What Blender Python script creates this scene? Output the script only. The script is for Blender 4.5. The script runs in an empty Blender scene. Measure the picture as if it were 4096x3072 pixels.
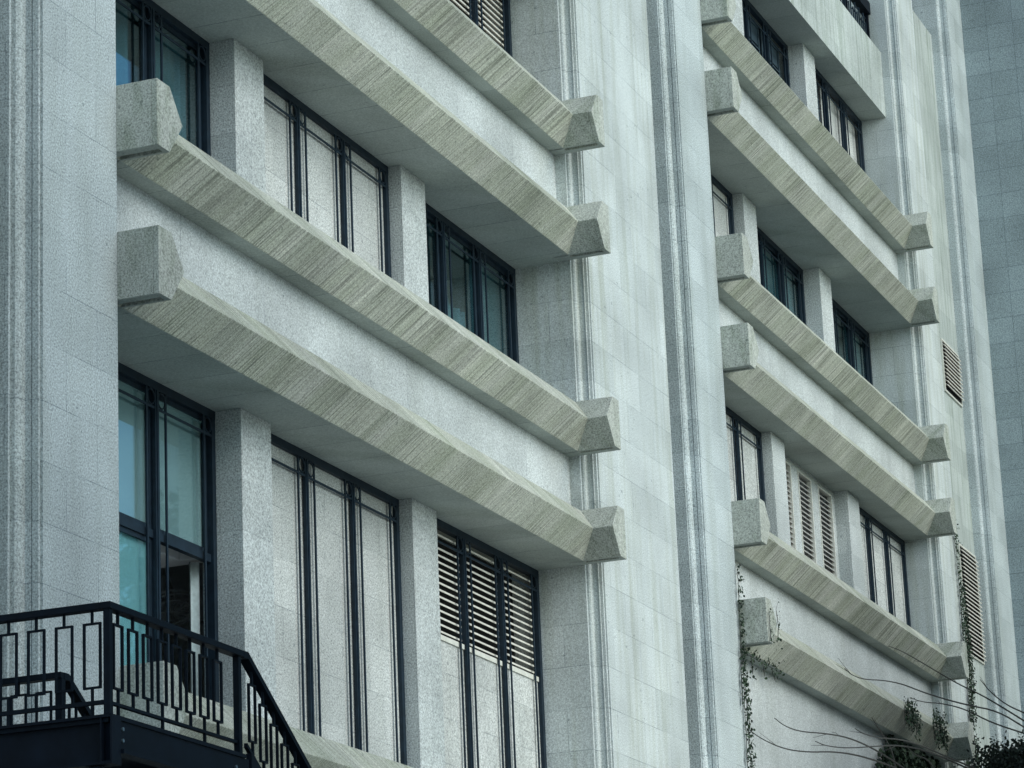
import bpy, bmesh, math, random
from mathutils import Vector, Matrix
random.seed(11)
H = 1.6                      # eye height: every z below is measured from the eye, lifted by H when linked
S = bpy.context.scene
COL = S.collection
R = math.radians

# ------------------------------------------------------------------ materials
def newmat(name):
    m = bpy.data.materials.new(name); m.use_nodes = True
    nt = m.node_tree; nt.nodes.clear()
    return m, nt, nt.nodes, nt.links
def nd(ns, t, **k):
    n = ns.new(t)
    for a, v in k.items(): setattr(n, a, v)
    return n
def ramp(ns, lk, src, stops, interp='LINEAR'):
    r = ns.new('ShaderNodeValToRGB'); r.color_ramp.interpolation = interp
    e = r.color_ramp.elements
    while len(e) < len(stops): e.new(0.5)
    for i, (p, c) in enumerate(stops):
        e[i].position = p; e[i].color = (c, c, c, 1) if not isinstance(c, tuple) else c
    lk.new(src, r.inputs[0]); return r.outputs[0]
def mul(ns, lk, a, b, fac=1.0, mode='MULTIPLY'):
    m = ns.new('ShaderNodeMix'); m.data_type = 'RGBA'; m.blend_type = mode
    if isinstance(fac, float): m.inputs[0].default_value = fac
    else: lk.new(fac, m.inputs[0])
    for s, v in ((6, a), (7, b)):
        if isinstance(v, tuple): m.inputs[s].default_value = v
        else: lk.new(v, m.inputs[s])
    return m.outputs[2]
def vecs(ns, lk, sx, sy, sz, mode='uv', off=(0, 0, 0)):
    """(x+y, 0, z) coordinates so that streaks and courses work on both wall directions"""
    tc = ns.new('ShaderNodeTexCoord'); sp = ns.new('ShaderNodeSeparateXYZ'); lk.new(tc.outputs['Object'], sp.inputs[0])
    def M(op, a, b):
        n = ns.new('ShaderNodeMath'); n.operation = op
        for i, v in enumerate((a, b)):
            if isinstance(v, (int, float)): n.inputs[i].default_value = v
            else: lk.new(v, n.inputs[i])
        return n.outputs[0]
    cb = ns.new('ShaderNodeCombineXYZ')
    if mode == 'uv':
        u = M('ADD', sp.outputs[0], sp.outputs[1]); v = sp.outputs[2]
    elif mode == 'flat':
        u = sp.outputs[1]; v = sp.outputs[0]
    else:
        u = sp.outputs[0]; v = sp.outputs[1]
    lk.new(M('MULTIPLY', M('SUBTRACT', u, off[0]), sx), cb.inputs[0])
    lk.new(M('MULTIPLY', M('SUBTRACT', v, off[1]), sy), cb.inputs[1])
    cb.inputs[2].default_value = sz
    return cb.outputs[0]

def stone(name, base, dark=0.52, speck=64., courses=None, comb=0.0, stain=0.25, stain_col=(0.42, 0.44, 0.34, 1),
          joint=0.55, flat=False, rough=0.85, stain_scale=(3.0, 0.28), joint_noise=True, flecks=0.5, speck_amt=1.0):
    m, nt, ns, lk = newmat(name)
    tc = ns.new('ShaderNodeTexCoord')
    # fine salt-and-pepper grain of the granite
    n1 = nd(ns, 'ShaderNodeTexNoise'); n1.inputs['Scale'].default_value = speck; n1.inputs['Detail'].default_value = 2; n1.inputs['Roughness'].default_value = 0.8
    lk.new(tc.outputs['Object'], n1.inputs['Vector'])
    g = 1 - dark
    grain = ramp(ns, lk, n1.outputs[0], [(0.34, 1 - g * speck_amt), (0.5, 0.97), (0.66, 1 + g * 0.75 * speck_amt)])
    c = mul(ns, lk, (base[0], base[1], base[2], 1), grain)
    # large soft tone changes between slabs and patches
    n2 = nd(ns, 'ShaderNodeTexNoise'); n2.inputs['Scale'].default_value = 0.9; n2.inputs['Detail'].default_value = 4
    lk.new(tc.outputs['Object'], n2.inputs['Vector'])
    c = mul(ns, lk, c, ramp(ns, lk, n2.outputs[0], [(0.32, 0.84), (0.5, 0.99), (0.66, 1.10)]))
    # small dark pits
    n5 = nd(ns, 'ShaderNodeTexNoise'); n5.inputs['Scale'].default_value = 17.; n5.inputs['Detail'].default_value = 2
    lk.new(tc.outputs['Object'], n5.inputs['Vector'])
    c = mul(ns, lk, c, (0.30, 0.34, 0.36, 1), ramp(ns, lk, n5.outputs[0], [(0.695, 0.0), (0.73, flecks)]))
    # rain streaks / weather stains running down
    n3 = nd(ns, 'ShaderNodeTexNoise'); n3.inputs['Scale'].default_value = 1.; n3.inputs['Detail'].default_value = 5; n3.inputs['Roughness'].default_value = 0.6
    lk.new(vecs(ns, lk, stain_scale[0], stain_scale[1], 0.3), n3.inputs['Vector'])
    c = mul(ns, lk, c, stain_col, ramp(ns, lk, n3.outputs[0], [(0.46, 0.0), (0.72, stain)]))
    hts = [(n1.outputs[0], 0.35)]
    if comb:
        n4 = nd(ns, 'ShaderNodeTexNoise'); n4.inputs['Scale'].default_value = 1.; n4.inputs['Detail'].default_value = 3; n4.inputs['Roughness'].default_value = 0.65
        lk.new(vecs(ns, lk, 42, 1.2, 0.0), n4.inputs['Vector'])
        cm = ramp(ns, lk, n4.outputs[0], [(0.38, 1 - comb), (0.52, 1.0), (0.64, 1 + comb * 0.45)])
        n7 = nd(ns, 'ShaderNodeTexNoise'); n7.inputs['Scale'].default_value = 1.9; n7.inputs['Detail'].default_value = 3
        lk.new(tc.outputs['Object'], n7.inputs['Vector'])
        c = mul(ns, lk, c, cm, ramp(ns, lk, n7.outputs[0], [(0.36, 0.45), (0.6, 1.0)]))
        n6 = nd(ns, 'ShaderNodeTexNoise'); n6.inputs['Scale'].default_value = 1.; n6.inputs['Detail'].default_value = 3
        lk.new(vecs(ns, lk, 2.6, 0.5, 3.0), n6.inputs['Vector'])
        c = mul(ns, lk, c, ramp(ns, lk, n6.outputs[0], [(0.30, (0.84, 0.87, 0.80, 1)), (0.68, (1.08, 1.08, 1.08, 1))]))
        hts.append((n4.outputs[0], 0.8))
    if courses:
        bw, bh, offs, mort, o = courses
        b = nd(ns, 'ShaderNodeTexBrick'); b.offset = offs; b.squash = 1
        b.inputs['Scale'].default_value = 1.0; b.inputs['Brick Width'].default_value = bw; b.inputs['Row Height'].default_value = bh
        b.inputs['Mortar Size'].default_value = mort; b.inputs['Mortar Smooth'].default_value = 0.3
        b.inputs['Color1'].default_value = (0.90, 0.905, 0.90, 1); b.inputs['Color2'].default_value = (1.06, 1.055, 1.05, 1)
        b.inputs['Mortar'].default_value = (1, 1, 1, 1)
        lk.new(vecs(ns, lk, 1, 1, 0, 'flat' if flat else 'uv', o), b.inputs['Vector'])
        c = mul(ns, lk, c, b.outputs['Color'])
        nj = nd(ns, 'ShaderNodeTexNoise'); nj.inputs['Scale'].default_value = 2.2
        lk.new(tc.outputs['Object'], nj.inputs['Vector'])
        jf = ramp(ns, lk, nj.outputs[0], [(0.38, joint * (0.25 if joint_noise else 1)), (0.6, joint)])
        mm = ns.new('ShaderNodeMath'); mm.operation = 'MULTIPLY'; lk.new(jf, mm.inputs[0]); lk.new(b.outputs['Fac'], mm.inputs[1])
        c = mul(ns, lk, c, (0.16, 0.20, 0.24, 1), mm.outputs[0])
    p = nd(ns, 'ShaderNodeBsdfPrincipled'); p.inputs['Roughness'].default_value = rough
    p.inputs['Specular IOR Level'].default_value = 0.25
    lk.new(c, p.inputs['Base Color'])
    prev = None
    for s, st in hts:
        bp = ns.new('ShaderNodeBump'); bp.inputs['Strength'].default_value = st; bp.inputs['Distance'].default_value = 0.006
        lk.new(s, bp.inputs['Height'])
        if prev: lk.new(prev, bp.inputs['Normal'])
        prev = bp.outputs[0]
    lk.new(prev, p.inputs['Normal'])
    o = ns.new('ShaderNodeOutputMaterial'); lk.new(p.outputs[0], o.inputs[0])
    return m
def plain(name, col, rough=0.5, metal=0.0, noise=0.0, spec=0.5, ns_scale=12.):
    m, nt, ns, lk = newmat(name)
    p = ns.new('ShaderNodeBsdfPrincipled'); p.inputs['Roughness'].default_value = rough; p.inputs['Metallic'].default_value = metal
    p.inputs['Specular IOR Level'].default_value = spec
    if noise:
        tc = ns.new('ShaderNodeTexCoord'); n = ns.new('ShaderNodeTexNoise'); n.inputs['Scale'].default_value = ns_scale; n.inputs['Detail'].default_value = 4
        lk.new(tc.outputs['Object'], n.inputs['Vector'])
        lk.new(mul(ns, lk, (*col, 1), ramp(ns, lk, n.outputs[0], [(0.3, 1 - noise), (0.7, 1 + noise)])), p.inputs['Base Color'])
    else: p.inputs['Base Color'].default_value = (*col, 1)
    o = ns.new('ShaderNodeOutputMaterial'); lk.new(p.outputs[0], o.inputs[0]); return m
def glass(name, tint, ior=1.6):
    m, nt, ns, lk = newmat(name)
    t = ns.new('ShaderNodeBsdfTransparent'); t.inputs[0].default_value = (*tint, 1)
    g = ns.new('ShaderNodeBsdfGlossy'); g.inputs['Roughness'].default_value = 0.02; g.inputs[0].default_value = (0.85, 0.95, 0.97, 1)
    lw = ns.new('ShaderNodeLayerWeight'); lw.inputs[0].default_value = .5      # Schlick's curve, the same from both sides
    pw = ns.new('ShaderNodeMath'); pw.operation = 'POWER'; pw.inputs[1].default_value = 5; lk.new(lw.outputs['Facing'], pw.inputs[0])
    f0 = ((ior - 1) / (ior + 1)) ** 2
    f = ns.new('ShaderNodeMath'); f.operation = 'MULTIPLY_ADD'; f.inputs[1].default_value = 1 - f0; f.inputs[2].default_value = f0; lk.new(pw.outputs[0], f.inputs[0])
    x = ns.new('ShaderNodeMixShader'); lk.new(f.outputs[0], x.inputs[0]); lk.new(t.outputs[0], x.inputs[1]); lk.new(g.outputs[0], x.inputs[2])
    o = ns.new('ShaderNodeOutputMaterial'); lk.new(x.outputs[0], o.inputs[0]); return m
def leafmat(name, col, rough=0.75):
    m, nt, ns, lk = newmat(name)
    gi = ns.new('ShaderNodeNewGeometry')
    p = ns.new('ShaderNodeBsdfPrincipled'); p.inputs['Roughness'].default_value = rough
    rr = ramp(ns, lk, gi.outputs['Random Per Island'], [(0.0, (col[0] * .5, col[1] * .55, col[2] * .6, 1)), (1.0, (col[0] * 1.5, col[1] * 1.4, col[2] * 1.1, 1))])
    lk.new(rr, p.inputs['Base Color'])
    o = ns.new('ShaderNodeOutputMaterial'); lk.new(p.outputs[0], o.inputs[0]); return m

CR = 0.4515; ZA = 7.20 + H
M = {}
M['pier'] = stone('granite_pier', (0.475, 0.52, 0.525), courses=(0.93, CR, 0.5, 0.0045, (0.3, ZA)), stain=0.3, joint=0.5)
M['widepier'] = stone('granite_weathered_pier', (0.53, 0.565, 0.56), courses=(0.87, CR, 0.5, 0.0045, (0.1, ZA)), stain=0.55, stain_col=(0.62, 0.62, 0.50, 1), stain_scale=(7.0, 0.45), joint=0.5, speck_amt=0.7)
M['panel'] = stone('granite_spandrel', (0.52, 0.545, 0.545), courses=(1.55, 20, 0.0, 0.004, (0.55, -40)), stain=0.18, joint=0.6, speck_amt=0.8)
M['infill'] = stone('granite_blind_infill', (0.515, 0.525, 0.51), courses=(0.62, CR, 0.5, 0.005, (0.1, ZA)), stain=0.15, joint=0.45)
M['pilaster'] = stone('granite_pilaster', (0.50, 0.525, 0.52), courses=(0.31, CR, 0.0, 0.0045, (0.02, ZA)), stain=0.12, joint=0.3)
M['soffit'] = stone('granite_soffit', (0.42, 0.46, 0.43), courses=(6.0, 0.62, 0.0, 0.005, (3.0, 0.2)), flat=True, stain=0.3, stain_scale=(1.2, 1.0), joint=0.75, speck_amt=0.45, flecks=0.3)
M['beam'] = stone('combed_granite_beam', (0.485, 0.485, 0.43), comb=0.50, stain=0.5, stain_col=(0.56, 0.62, 0.52, 1), stain_scale=(2.2, 0.4), courses=(0.78, 20, 0.0, 0.004, (0.13, -40)), joint=0.6, speck_amt=0.8)
M['bracket'] = stone('granite_bracket', (0.43, 0.445, 0.40), comb=0.0, stain=0.7, stain_col=(0.48, 0.54, 0.44, 1), stain_scale=(6, 1.7), dark=0.55, speck=60.)
M['band'] = stone('streaked_granite_band', (0.46, 0.495, 0.475), stain=0.8, stain_col=(0.50, 0.55, 0.47, 1), stain_scale=(11, 0.7), courses=(1.4, CR, 0.5, 0.004, (0, ZA)), joint=0.35, speck_amt=0.6)
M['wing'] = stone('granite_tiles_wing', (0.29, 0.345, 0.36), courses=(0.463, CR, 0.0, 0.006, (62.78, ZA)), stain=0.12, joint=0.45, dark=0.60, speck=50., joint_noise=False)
M['metal'] = plain('navy_painted_steel', (0.010, 0.021, 0.034), 0.5, 0.0, 0.25, 0.25)
M['black'] = plain('black_painted_steel', (0.002, 0.005, 0.010), 0.6, 0.0, 0.3, 0.12)
M['fascia'] = plain('dark_blue_painted_steel', (0.003, 0.006, 0.012), 0.6, 0.0, 0.35, 0.12, ns_scale=5)
M['slat'] = plain('pale_louvre_paint', (0.64, 0.61, 0.55), 0.6, 0.0, 0.12)
M['slatgap'] = plain('louvre_backing', (0.01, 0.012, 0.014), 0.9)
M['shutter'] = plain('slate_blue_shutter', (0.045, 0.075, 0.10), 0.5, 0.0, 0.2)
M['ventframe'] = plain('cream_vent_paint', (0.62, 0.61, 0.55), 0.6, 0.0, 0.1)
M['ventslat'] = plain('grey_vent_slat', (0.36, 0.345, 0.325), 0.6, 0.0, 0.15)
M['glass'] = glass('teal_window_glass', (0.56, 0.72, 0.76), 2.6)
M['glasspale'] = glass('pale_window_glass', (0.80, 0.88, 0.89), 2.2)
M['room'] = plain('room_plaster', (0.46, 0.50, 0.51), 0.9)
M['duct'] = plain('white_duct_box', (0.75, 0.76, 0.76), 0.6)
M['cloth'] = plain('grey_curtain_cloth', (0.46, 0.54, 0.55), 0.95, 0.0, 0.12, ns_scale=30)
M['blind'] = plain('grey_green_roller_blind', (0.50, 0.57, 0.56), 0.9, 0, 0.06, ns_scale=2)
M['blindpale'] = plain('turquoise_roller_blind', (0.50, 0.78, 0.80), 0.9)
M['shade'] = plain('grey_blind_cloth', (0.30, 0.37, 0.37), 0.9)
M['fan'] = plain('grey_fan_housing', (0.5, 0.55, 0.58), 0.35, 0.3)
M['leaf'] = leafmat('ivy_leaf', (0.018, 0.040, 0.022))
M['leafdark'] = leafmat('bush_leaf', (0.010, 0.020, 0.015))
M['twig'] = plain('bare_twig_bark', (0.045, 0.045, 0.042), 0.8, 0, 0.3, ns_scale=40)
M['bolt'] = plain('worn_bolt', (0.12, 0.16, 0.19), 0.5, 0.6)
M['ground'] = plain('pale_paving_ground', (0.34, 0.35, 0.34), 0.9, 0, 0.2, ns_scale=3)

# ------------------------------------------------------------------ geometry helpers
def box(bm, x0, x1, y0, y1, z0, z1):
    vs = [bm.verts.new((x, y, z)) for x in (x0, x1) for y in (y0, y1) for z in (z0, z1)]
    for f in ((0, 1, 3, 2), (4, 6, 7, 5), (0, 4, 5, 1), (2, 3, 7, 6), (0, 2, 6, 4), (1, 5, 7, 3)):
        bm.faces.new([vs[i] for i in f])
def prism(bm, pts, axis, a, b):
    """pts: 2D outline in the two remaining axes, extruded from a to b"""
    def P(p, t):
        return {'x': (t, p[0], p[1]), 'y': (p[0], t, p[1]), 'z': (p[0], p[1], t)}[axis]
    A = [bm.verts.new(P(p, a)) for p in pts]; B = [bm.verts.new(P(p, b)) for p in pts]
    n = len(pts)
    for i in range(n): bm.faces.new((A[i], A[(i + 1) % n], B[(i + 1) % n], B[i]))
    bm.faces.new(A); bm.faces.new(B[::-1])
def tube(bm, pts, r, seg=6, taper=1.0, closed=False):
    rings = []; n = len(pts); pts = [Vector(p) for p in pts]
    for i, p in enumerate(pts):
        if closed: t = pts[(i + 1) % n] - pts[i - 1]
        else: t = pts[min(i + 1, n - 1)] - pts[max(i - 1, 0)]
        t.normalize(); up = Vector((0, 1, 0)) if closed or abs(t.y) < .9 else Vector((1, 0, 0))
        a = t.cross(up).normalized(); b = t.cross(a)
        rr = r * (1 + (taper - 1) * i / max(1, n - 1))
        rings.append([bm.verts.new(p + (a * math.cos(2 * math.pi * k / seg) + b * math.sin(2 * math.pi * k / seg)) * rr) for k in range(seg)])
    for i in range(n if closed else n - 1):
        A, B = rings[i], rings[(i + 1) % n]
        for k in range(seg): bm.faces.new((A[k], A[(k + 1) % seg], B[(k + 1) % seg], B[k]))
    if not closed:
        bm.faces.new(rings[0][::-1]); bm.faces.new(rings[-1])
def cyl(bm, p, q, r, seg=12): tube(bm, [p, q], r, seg)
def root(name, loc, label, cat, group=None):
    o = bpy.data.objects.new(name, None); COL.objects.link(o); o.location = (loc[0], loc[1], loc[2]); o.empty_display_size = .3
    o['label'] = label; o['category'] = cat
    if group: o['group'] = group
    return o
def worldloc(o):
    v = Vector((0, 0, 0))
    while o is not None:
        v = v + (o.location if o.type == 'EMPTY' else Vector((0, 0, 0))); o = o.parent if o.type != 'EMPTY' else None
    return v
def obj(name, bm, mat, parent=None, bevel=0.0, smooth=False, label=None):
    bmesh.ops.recalc_face_normals(bm, faces=bm.faces)
    for v in bm.verts: v.co.z += H
    me = bpy.data.meshes.new(name); bm.to_mesh(me); bm.free()
    if isinstance(mat, (list, tuple)):
        for m_ in mat: me.materials.append(m_)
    else: me.materials.append(mat)
    o = bpy.data.objects.new(name, me); COL.objects.link(o)
    if parent is not None:
        o.parent = parent
        if parent.type == 'EMPTY': o.matrix_parent_inverse = Matrix.Translation(-parent.location)
    if bevel:
        b = o.modifiers.new('bevel', 'BEVEL'); b.width = bevel; b.segments = 2; b.limit_method = 'ANGLE'; b.angle_limit = R(25)
    if smooth:
        for p in me.polygons: p.use_smooth = True
    if label: o['label'] = label
    return o
def nb(): return bmesh.new()
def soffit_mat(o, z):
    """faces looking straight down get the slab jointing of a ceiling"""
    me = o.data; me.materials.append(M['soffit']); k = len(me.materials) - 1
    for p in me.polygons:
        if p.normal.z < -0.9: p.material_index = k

# ------------------------------------------------------------------ the building
ZT = 24.0; ZB = -H
BLD = root('granite_building', (33, 11, 0), 'large pale granite office building with stacked angular beams, deep piers and navy framed windows', 'building')
B1 = (20.314, 30.895); B2 = (35.955, 46.53)
FR = 11.0                       # front plane of the piers
SP = 11.246                     # plane of the spandrels

def strip_profile(x):           # moulded left side of a narrow pier strip whose right edge is x
    return [(x, 12.6), (x, FR), (x - 1.135, FR), (x - 1.135, FR + .022), (x - 1.162, FR + .022), (x - 1.164, FR + .006), (x - 1.186, FR + .008),
            (x - 1.192, FR + .054), (x - 1.180, FR + .056), (x - 1.180, FR + .064), (x - 1.192, FR + .066), (x - 1.192, FR + .112), (x - 1.245, FR + .114),
            (x - 1.275, FR + .122), (x - 1.292, FR + .14), (x - 1.296, FR + .19), (x - 1.372, FR + .19), (x - 1.378, FR + .128), (x - 1.41, FR + .126), (x - 1.41, 12.6)]
def wide_profile(x, xe):        # moulded left side of a wide pier starting at reveal x and ending at xe
    return [(x, 12.6), (x, FR + .122), (x + .03, FR + .122), (x + .035, FR + .17), (x + .088, FR + .17), (x + .094, FR + .122), (x + .104, FR + .108), (x + .155, FR + .106),
            (x + .166, FR + .10), (x + .166, FR + .038), (x + .154, FR + .036), (x + .154, FR + .028), (x + .166, FR + .026), (x + .166, FR - .006), (x + .192, FR - .008),
            (x + .196, FR + .018), (x + .215, FR + .018), (x + .217, FR - .015), (xe, FR - .015), (xe, 12.6)]
strip_x = [B1[0], B2[0], 51.755]
for x in strip_x:
    bm = nb(); prism(bm, strip_profile(x), 'z', ZB, ZT); obj('pier', bm, M['pier'], BLD)
for x, xe in ((B1[1], 33.69), (B2[1], 47.9)):
    bm = nb(); prism(bm, wide_profile(x, xe), 'z', ZB, ZT); obj('pier', bm, M['widepier'], BLD, label='wide granite pier stained by rain streaks')
bm = nb(); prism(bm, wide_profile(15.25, 18.05), 'z', ZB, ZT); obj('pier', bm, M['widepier'], BLD)
# recesses between the piers
for q in ((10, 15.25, 12.0, 12.8, ZB, ZT), (18.05, 18.9, 12.3, 12.6, ZB, ZT), (33.69, 34.54, 12.3, 12.6, ZB, ZT), (47.9, 50.34, 12.3, 12.6, 20.62, ZT)):
    bm = nb(); box(bm, *q); obj('recess_wall', bm, M['pier'], BLD)
bm = nb(); box(bm, 47.902, 50.343, FR + .25, 12.3, ZB, 20.62); obj('infill_wall', bm, M['band'], BLD, label='streaked stone infill between the two right piers')
# far wing standing forward
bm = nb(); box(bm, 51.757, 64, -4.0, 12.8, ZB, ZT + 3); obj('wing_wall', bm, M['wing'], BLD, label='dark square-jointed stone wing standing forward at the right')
# core behind everything
bm = nb(); box(bm, 8, 64, 16.2, 16.8, ZB, ZT); obj('back_wall', bm, M['room'], BLD)
bm = nb(); box(bm, 8, 64, 12.81, 16.19, ZT - .35, ZT); obj('roof_slab', bm, M['soffit'], BLD)

BH = .55; RZ = .287
def cornice(bay, z):
    a, b = bay
    sec = [(11.07, z), (10.862, z + RZ), (11.07, z + BH), (SP, z + BH), (SP, z)]
    bm = nb(); prism(bm, sec, 'x', a + .1, b - .1)
    ed = [e for e in bm.edges if all(v.co.y < SP - .01 for v in e.verts) and abs(e.verts[0].co.x - e.verts[1].co.x) > 1]
    bmesh.ops.bevel(bm, geom=ed, offset=.007, segments=2, affect='EDGES', profile=.6)
    c = obj('cornice_beam', bm, M['beam'], BLD); soffit_mat(c, z)
    y0, y1 = 10.642, SP
    # left return
    g = .006
    def ends(sgn, xo, w, rx):
        pts = [(0, 0), (w - .10, 0), (w - .10, .045), (w - .03, .045), (w - .03, 0), (w, 0), (rx, RZ), (w + .01, BH), (0, BH)]
        pts2 = [(0, 0), (w, 0), (rx, RZ), (w + .01, BH), (0, BH)]
        bm = nb()
        prism(bm, [(xo + sgn * p[0], z + p[1]) for p in pts], 'y', y0 + .05, y1)
        prism(bm, [(xo + sgn * p[0], z + p[1]) for p in pts2], 'y', y0, y0 + .0495)
        bmesh.ops.remove_doubles(bm, verts=bm.verts, dist=1e-5)
        o = obj('bracket', bm, M['bracket'], c, bevel=.005); soffit_mat(o, z)
    ends(1, a + .002, .205, .425)
    ends(-1, b - .004, .19, .40)
    return c
def slab(bay, z0, z1, y0=SP, y1=12.6):
    bm = nb(); box(bm, bay[0], bay[1], y0, y1, z0, z1)
    o = obj('spandrel', bm, M['panel'], BLD); soffit_mat(o, z0); return o
LV1 = [(3.985, None), (7.375, 8.58), (10.80, 12.04), (14.245, 15.49)]
cornice(B1, 3.985); slab(B1, ZB, 3.985 + BH)
for lo, hi in LV1[1:]:
    cornice(B1, lo); cornice(B1, hi); slab(B1, lo, hi + BH)
LV2 = [(7.36, 8.595), (10.84, 12.02), (14.25, 15.49)]
for lo, hi in LV2:
    cornice(B2, lo); cornice(B2, hi)
    slab(B2, ZB if lo < 8 else lo, hi + BH)
ZBAND = 17.80
for bay in (B1, B2):
    bm = nb(); box(bm, bay[0], bay[1], SP, 12.6, ZBAND, 18.92)
    o = obj('parapet_band', bm, M['band'], BLD, label='deep parapet band streaked by rain'); soffit_mat(o, ZBAND)
    bm = nb(); box(bm, bay[0], bay[1], 13.2, 13.4, 18.92, ZT); obj('balcony_wall', bm, M['pier'], BLD)

# ---- pilasters between the windows
PO = ((3.20, 3.79), (6.905, 7.515))
def pilasters(bay, z0, z1, yf, y1):
    for a, b in PO:
        bm = nb(); box(bm, bay[0] + a, bay[0] + b, yf, y1, z0, z1); obj('pilaster', bm, M['pilaster'], BLD, bevel=.006)

# ---- windows
def ringm(bm, x, y, z, r, t=.008):
    tube(bm, [(x + r * math.cos(k * math.pi / 10), y, z + r * math.sin(k * math.pi / 10)) for k in range(20)], t, 6, closed=True)
def slats(bm, x0, x1, z0, z1, y, pitch=.0705, dep=.05, th=.008, drop=.034):
    n = int((z1 - z0) / pitch)
    for i in range(n):
        z = z1 - .03 - i * pitch
        if z - drop < z0: break
        # blade falls outward: back edge high, front edge low, with a small turned-down lip
        prism(bm, [(y, z - drop), (y + dep, z), (y + dep, z + th), (y - .002, z - drop + th), (y - .006, z - drop + .013), (y - .006, z - drop - .006), (y, z - drop - .006)], 'x', x0, x1)
def window(kind, xa, xb, z0, z1, yw, pitch=1.02, spec=None):
    """kind: glass / blind / louvre / shutter ; one window of the facade with its grille"""
    wn = {'glass': 'window', 'blind': 'blind_window', 'louvre': 'louvred_window', 'half': 'louvred_window', 'shutter': 'shuttered_window', 'mixed': 'shuttered_window'}[kind]
    bm = nb()
    zt = z1 - .075
    dp = .03 if kind == 'blind' else .06
    box(bm, xa, xb, yw - .012, yw + dp, zt, z1)                       # head
    box(bm, xb - .065, xb, yw - .01, yw + dp, z0, zt)                  # right jamb
    box(bm, xa, xa + .06, yw - .01, yw + dp, z0, zt)
    box(bm, xa + .06, xb - .065, yw + .0, yw + dp, z0, z0 + .05)
    if kind != 'blind':                                               # deep mullions behind the grille
        x = xb - .055 - pitch
        while x > xa + .25:
            if not (kind == 'half'): box(bm, x - .03, x + .03, yw + .015, yw + dp, z0 + .05, zt)
            else: box(bm, x - .03, x + .03, yw + .015, yw + dp, spec, zt)
            x -= pitch
    W = obj(wn, bm, M['metal'], BLD)
    posts = []
    x = xb - .055 - pitch
    while x > xa + .25: posts.append(x); x -= pitch
    bm = nb()
    for p in posts:
        box(bm, p - .034, p + .034, yw - .014, yw + .014, z0, zt - .001)
        box(bm, p - .012, p + .012, yw - .022, yw - .0145, z0, zt - .001)
    zr = z1 - .232
    th = []
    for p in posts: th += [p - .17, p + .17]
    th += [xb - .04 - .17]
    if xa + .04 + .17 < (posts[-1] - .3 if posts else 1e9): th.append(xa + .04 + .17)
    for t in th: box(bm, t - .012, t + .012, yw - .010, yw + .004, z0, zt - .001)
    # rail piece by piece between the bars so that nothing overlaps
    cuts = sorted([(p - .0345, p + .0345) for p in posts] + [(t - .0125, t + .0125) for t in th])
    cur = xa + .061
    for a, b in cuts + [(xb - .066, xb)]:
        if a > cur: box(bm, cur, a, yw - .009, yw + .001, zr - .011, zr + .011)
        cur = max(cur, b)
    obj('grille', bm, M['metal'], W)
    zc = (zt + zr + .012) / 2; rr = (zt - zr - .012) / 2 - .008
    for t in th:
        # ring sits between thin bar and its post
        near = min(posts + [xb - .04, xa + .04], key=lambda q: abs(q - t))
        cx = (t + near) / 2 + (.010 if t > near else -.010)
        bm = nb(); ringm(bm, cx, yw - .004, zc, rr); obj('ornament_ring', bm, M['metal'], W, smooth=True)
    edges = [xa + .06] + [v for p in sorted(posts) for v in (p, p)] + [xb - .065]
    panes = [(edges[i], edges[i + 1]) for i in range(0, len(edges), 2)]
    if kind == 'blind':
        bm = nb(); box(bm, xa + .001, xb - .001, yw + .031, yw + .5, z0, z1); obj('stone_panel', bm, M['infill'], W)
    elif kind in ('louvre', 'half'):
        zl = spec if kind == 'half' else z0
        if kind == 'half':
            bm = nb(); box(bm, xa + .001, xb - .001, yw + .031, yw + .5, z0, zl); obj('stone_panel', bm, M['infill'], W)
            bm = nb(); box(bm, xa + .061, xb - .066, yw + .014, yw + .030, zl - .03, zl + .02); obj('louvre_sill', bm, M['ventframe'], W)
        bm = nb(); box(bm, xa, xb, yw + .30, yw + .34, zl, z1); obj('louvre_backing', bm, M['slatgap'], W)
        bm = nb()
        for a, b in panes: slats(bm, a + .031, b - .031, zl, zt, yw + .045)
        obj('louvre_slats', bm, M['slat'], W)
    elif kind in ('shutter', 'mixed'):
        if kind == 'mixed':
            bm = nb(); box(bm, posts[0] - .95, xb - .001, yw + .105, yw + .5, z0, z1); obj('stone_panel', bm, M['infill'], W)
            panes = panes[:1]; 
        bm = nb(); box(bm, xa, (posts[0] - .96) if kind == 'mixed' else xb, yw + .25, yw + .30, z0, z1); obj('louvre_backing', bm, M['slatgap'], W)
        for a, b in panes:
            bm = nb(); A, Bb = a + .05, b - .05
            box(bm, A, A + .05, yw + .105, yw + .15, z0, zt); box(bm, Bb - .05, Bb, yw + .105, yw + .15, z0, zt)
            box(bm, A + .05, Bb - .05, yw + .105, yw + .15, zt - .05, zt)
            if kind == 'shutter': box(bm, A + .05, Bb - .05, yw + .12, yw + .14, zt - .32, zt - .051)
            slats(bm, A + .051, Bb - .051, z0, zt - (.34 if kind == 'shutter' else .06), yw + .10, pitch=.06)
            obj('shutter_leaf', bm, M['shutter'], W)
    elif kind == 'glass':
        zs = [z0 + .05, zt] if not spec else [z0 + .05, spec, zt]
        if spec:
            bm = nb(); box(bm, xa + .061, xb - .066, yw + .015, yw + .07, spec - .035, spec + .035); obj('transom', bm, M['metal'], W)
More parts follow.
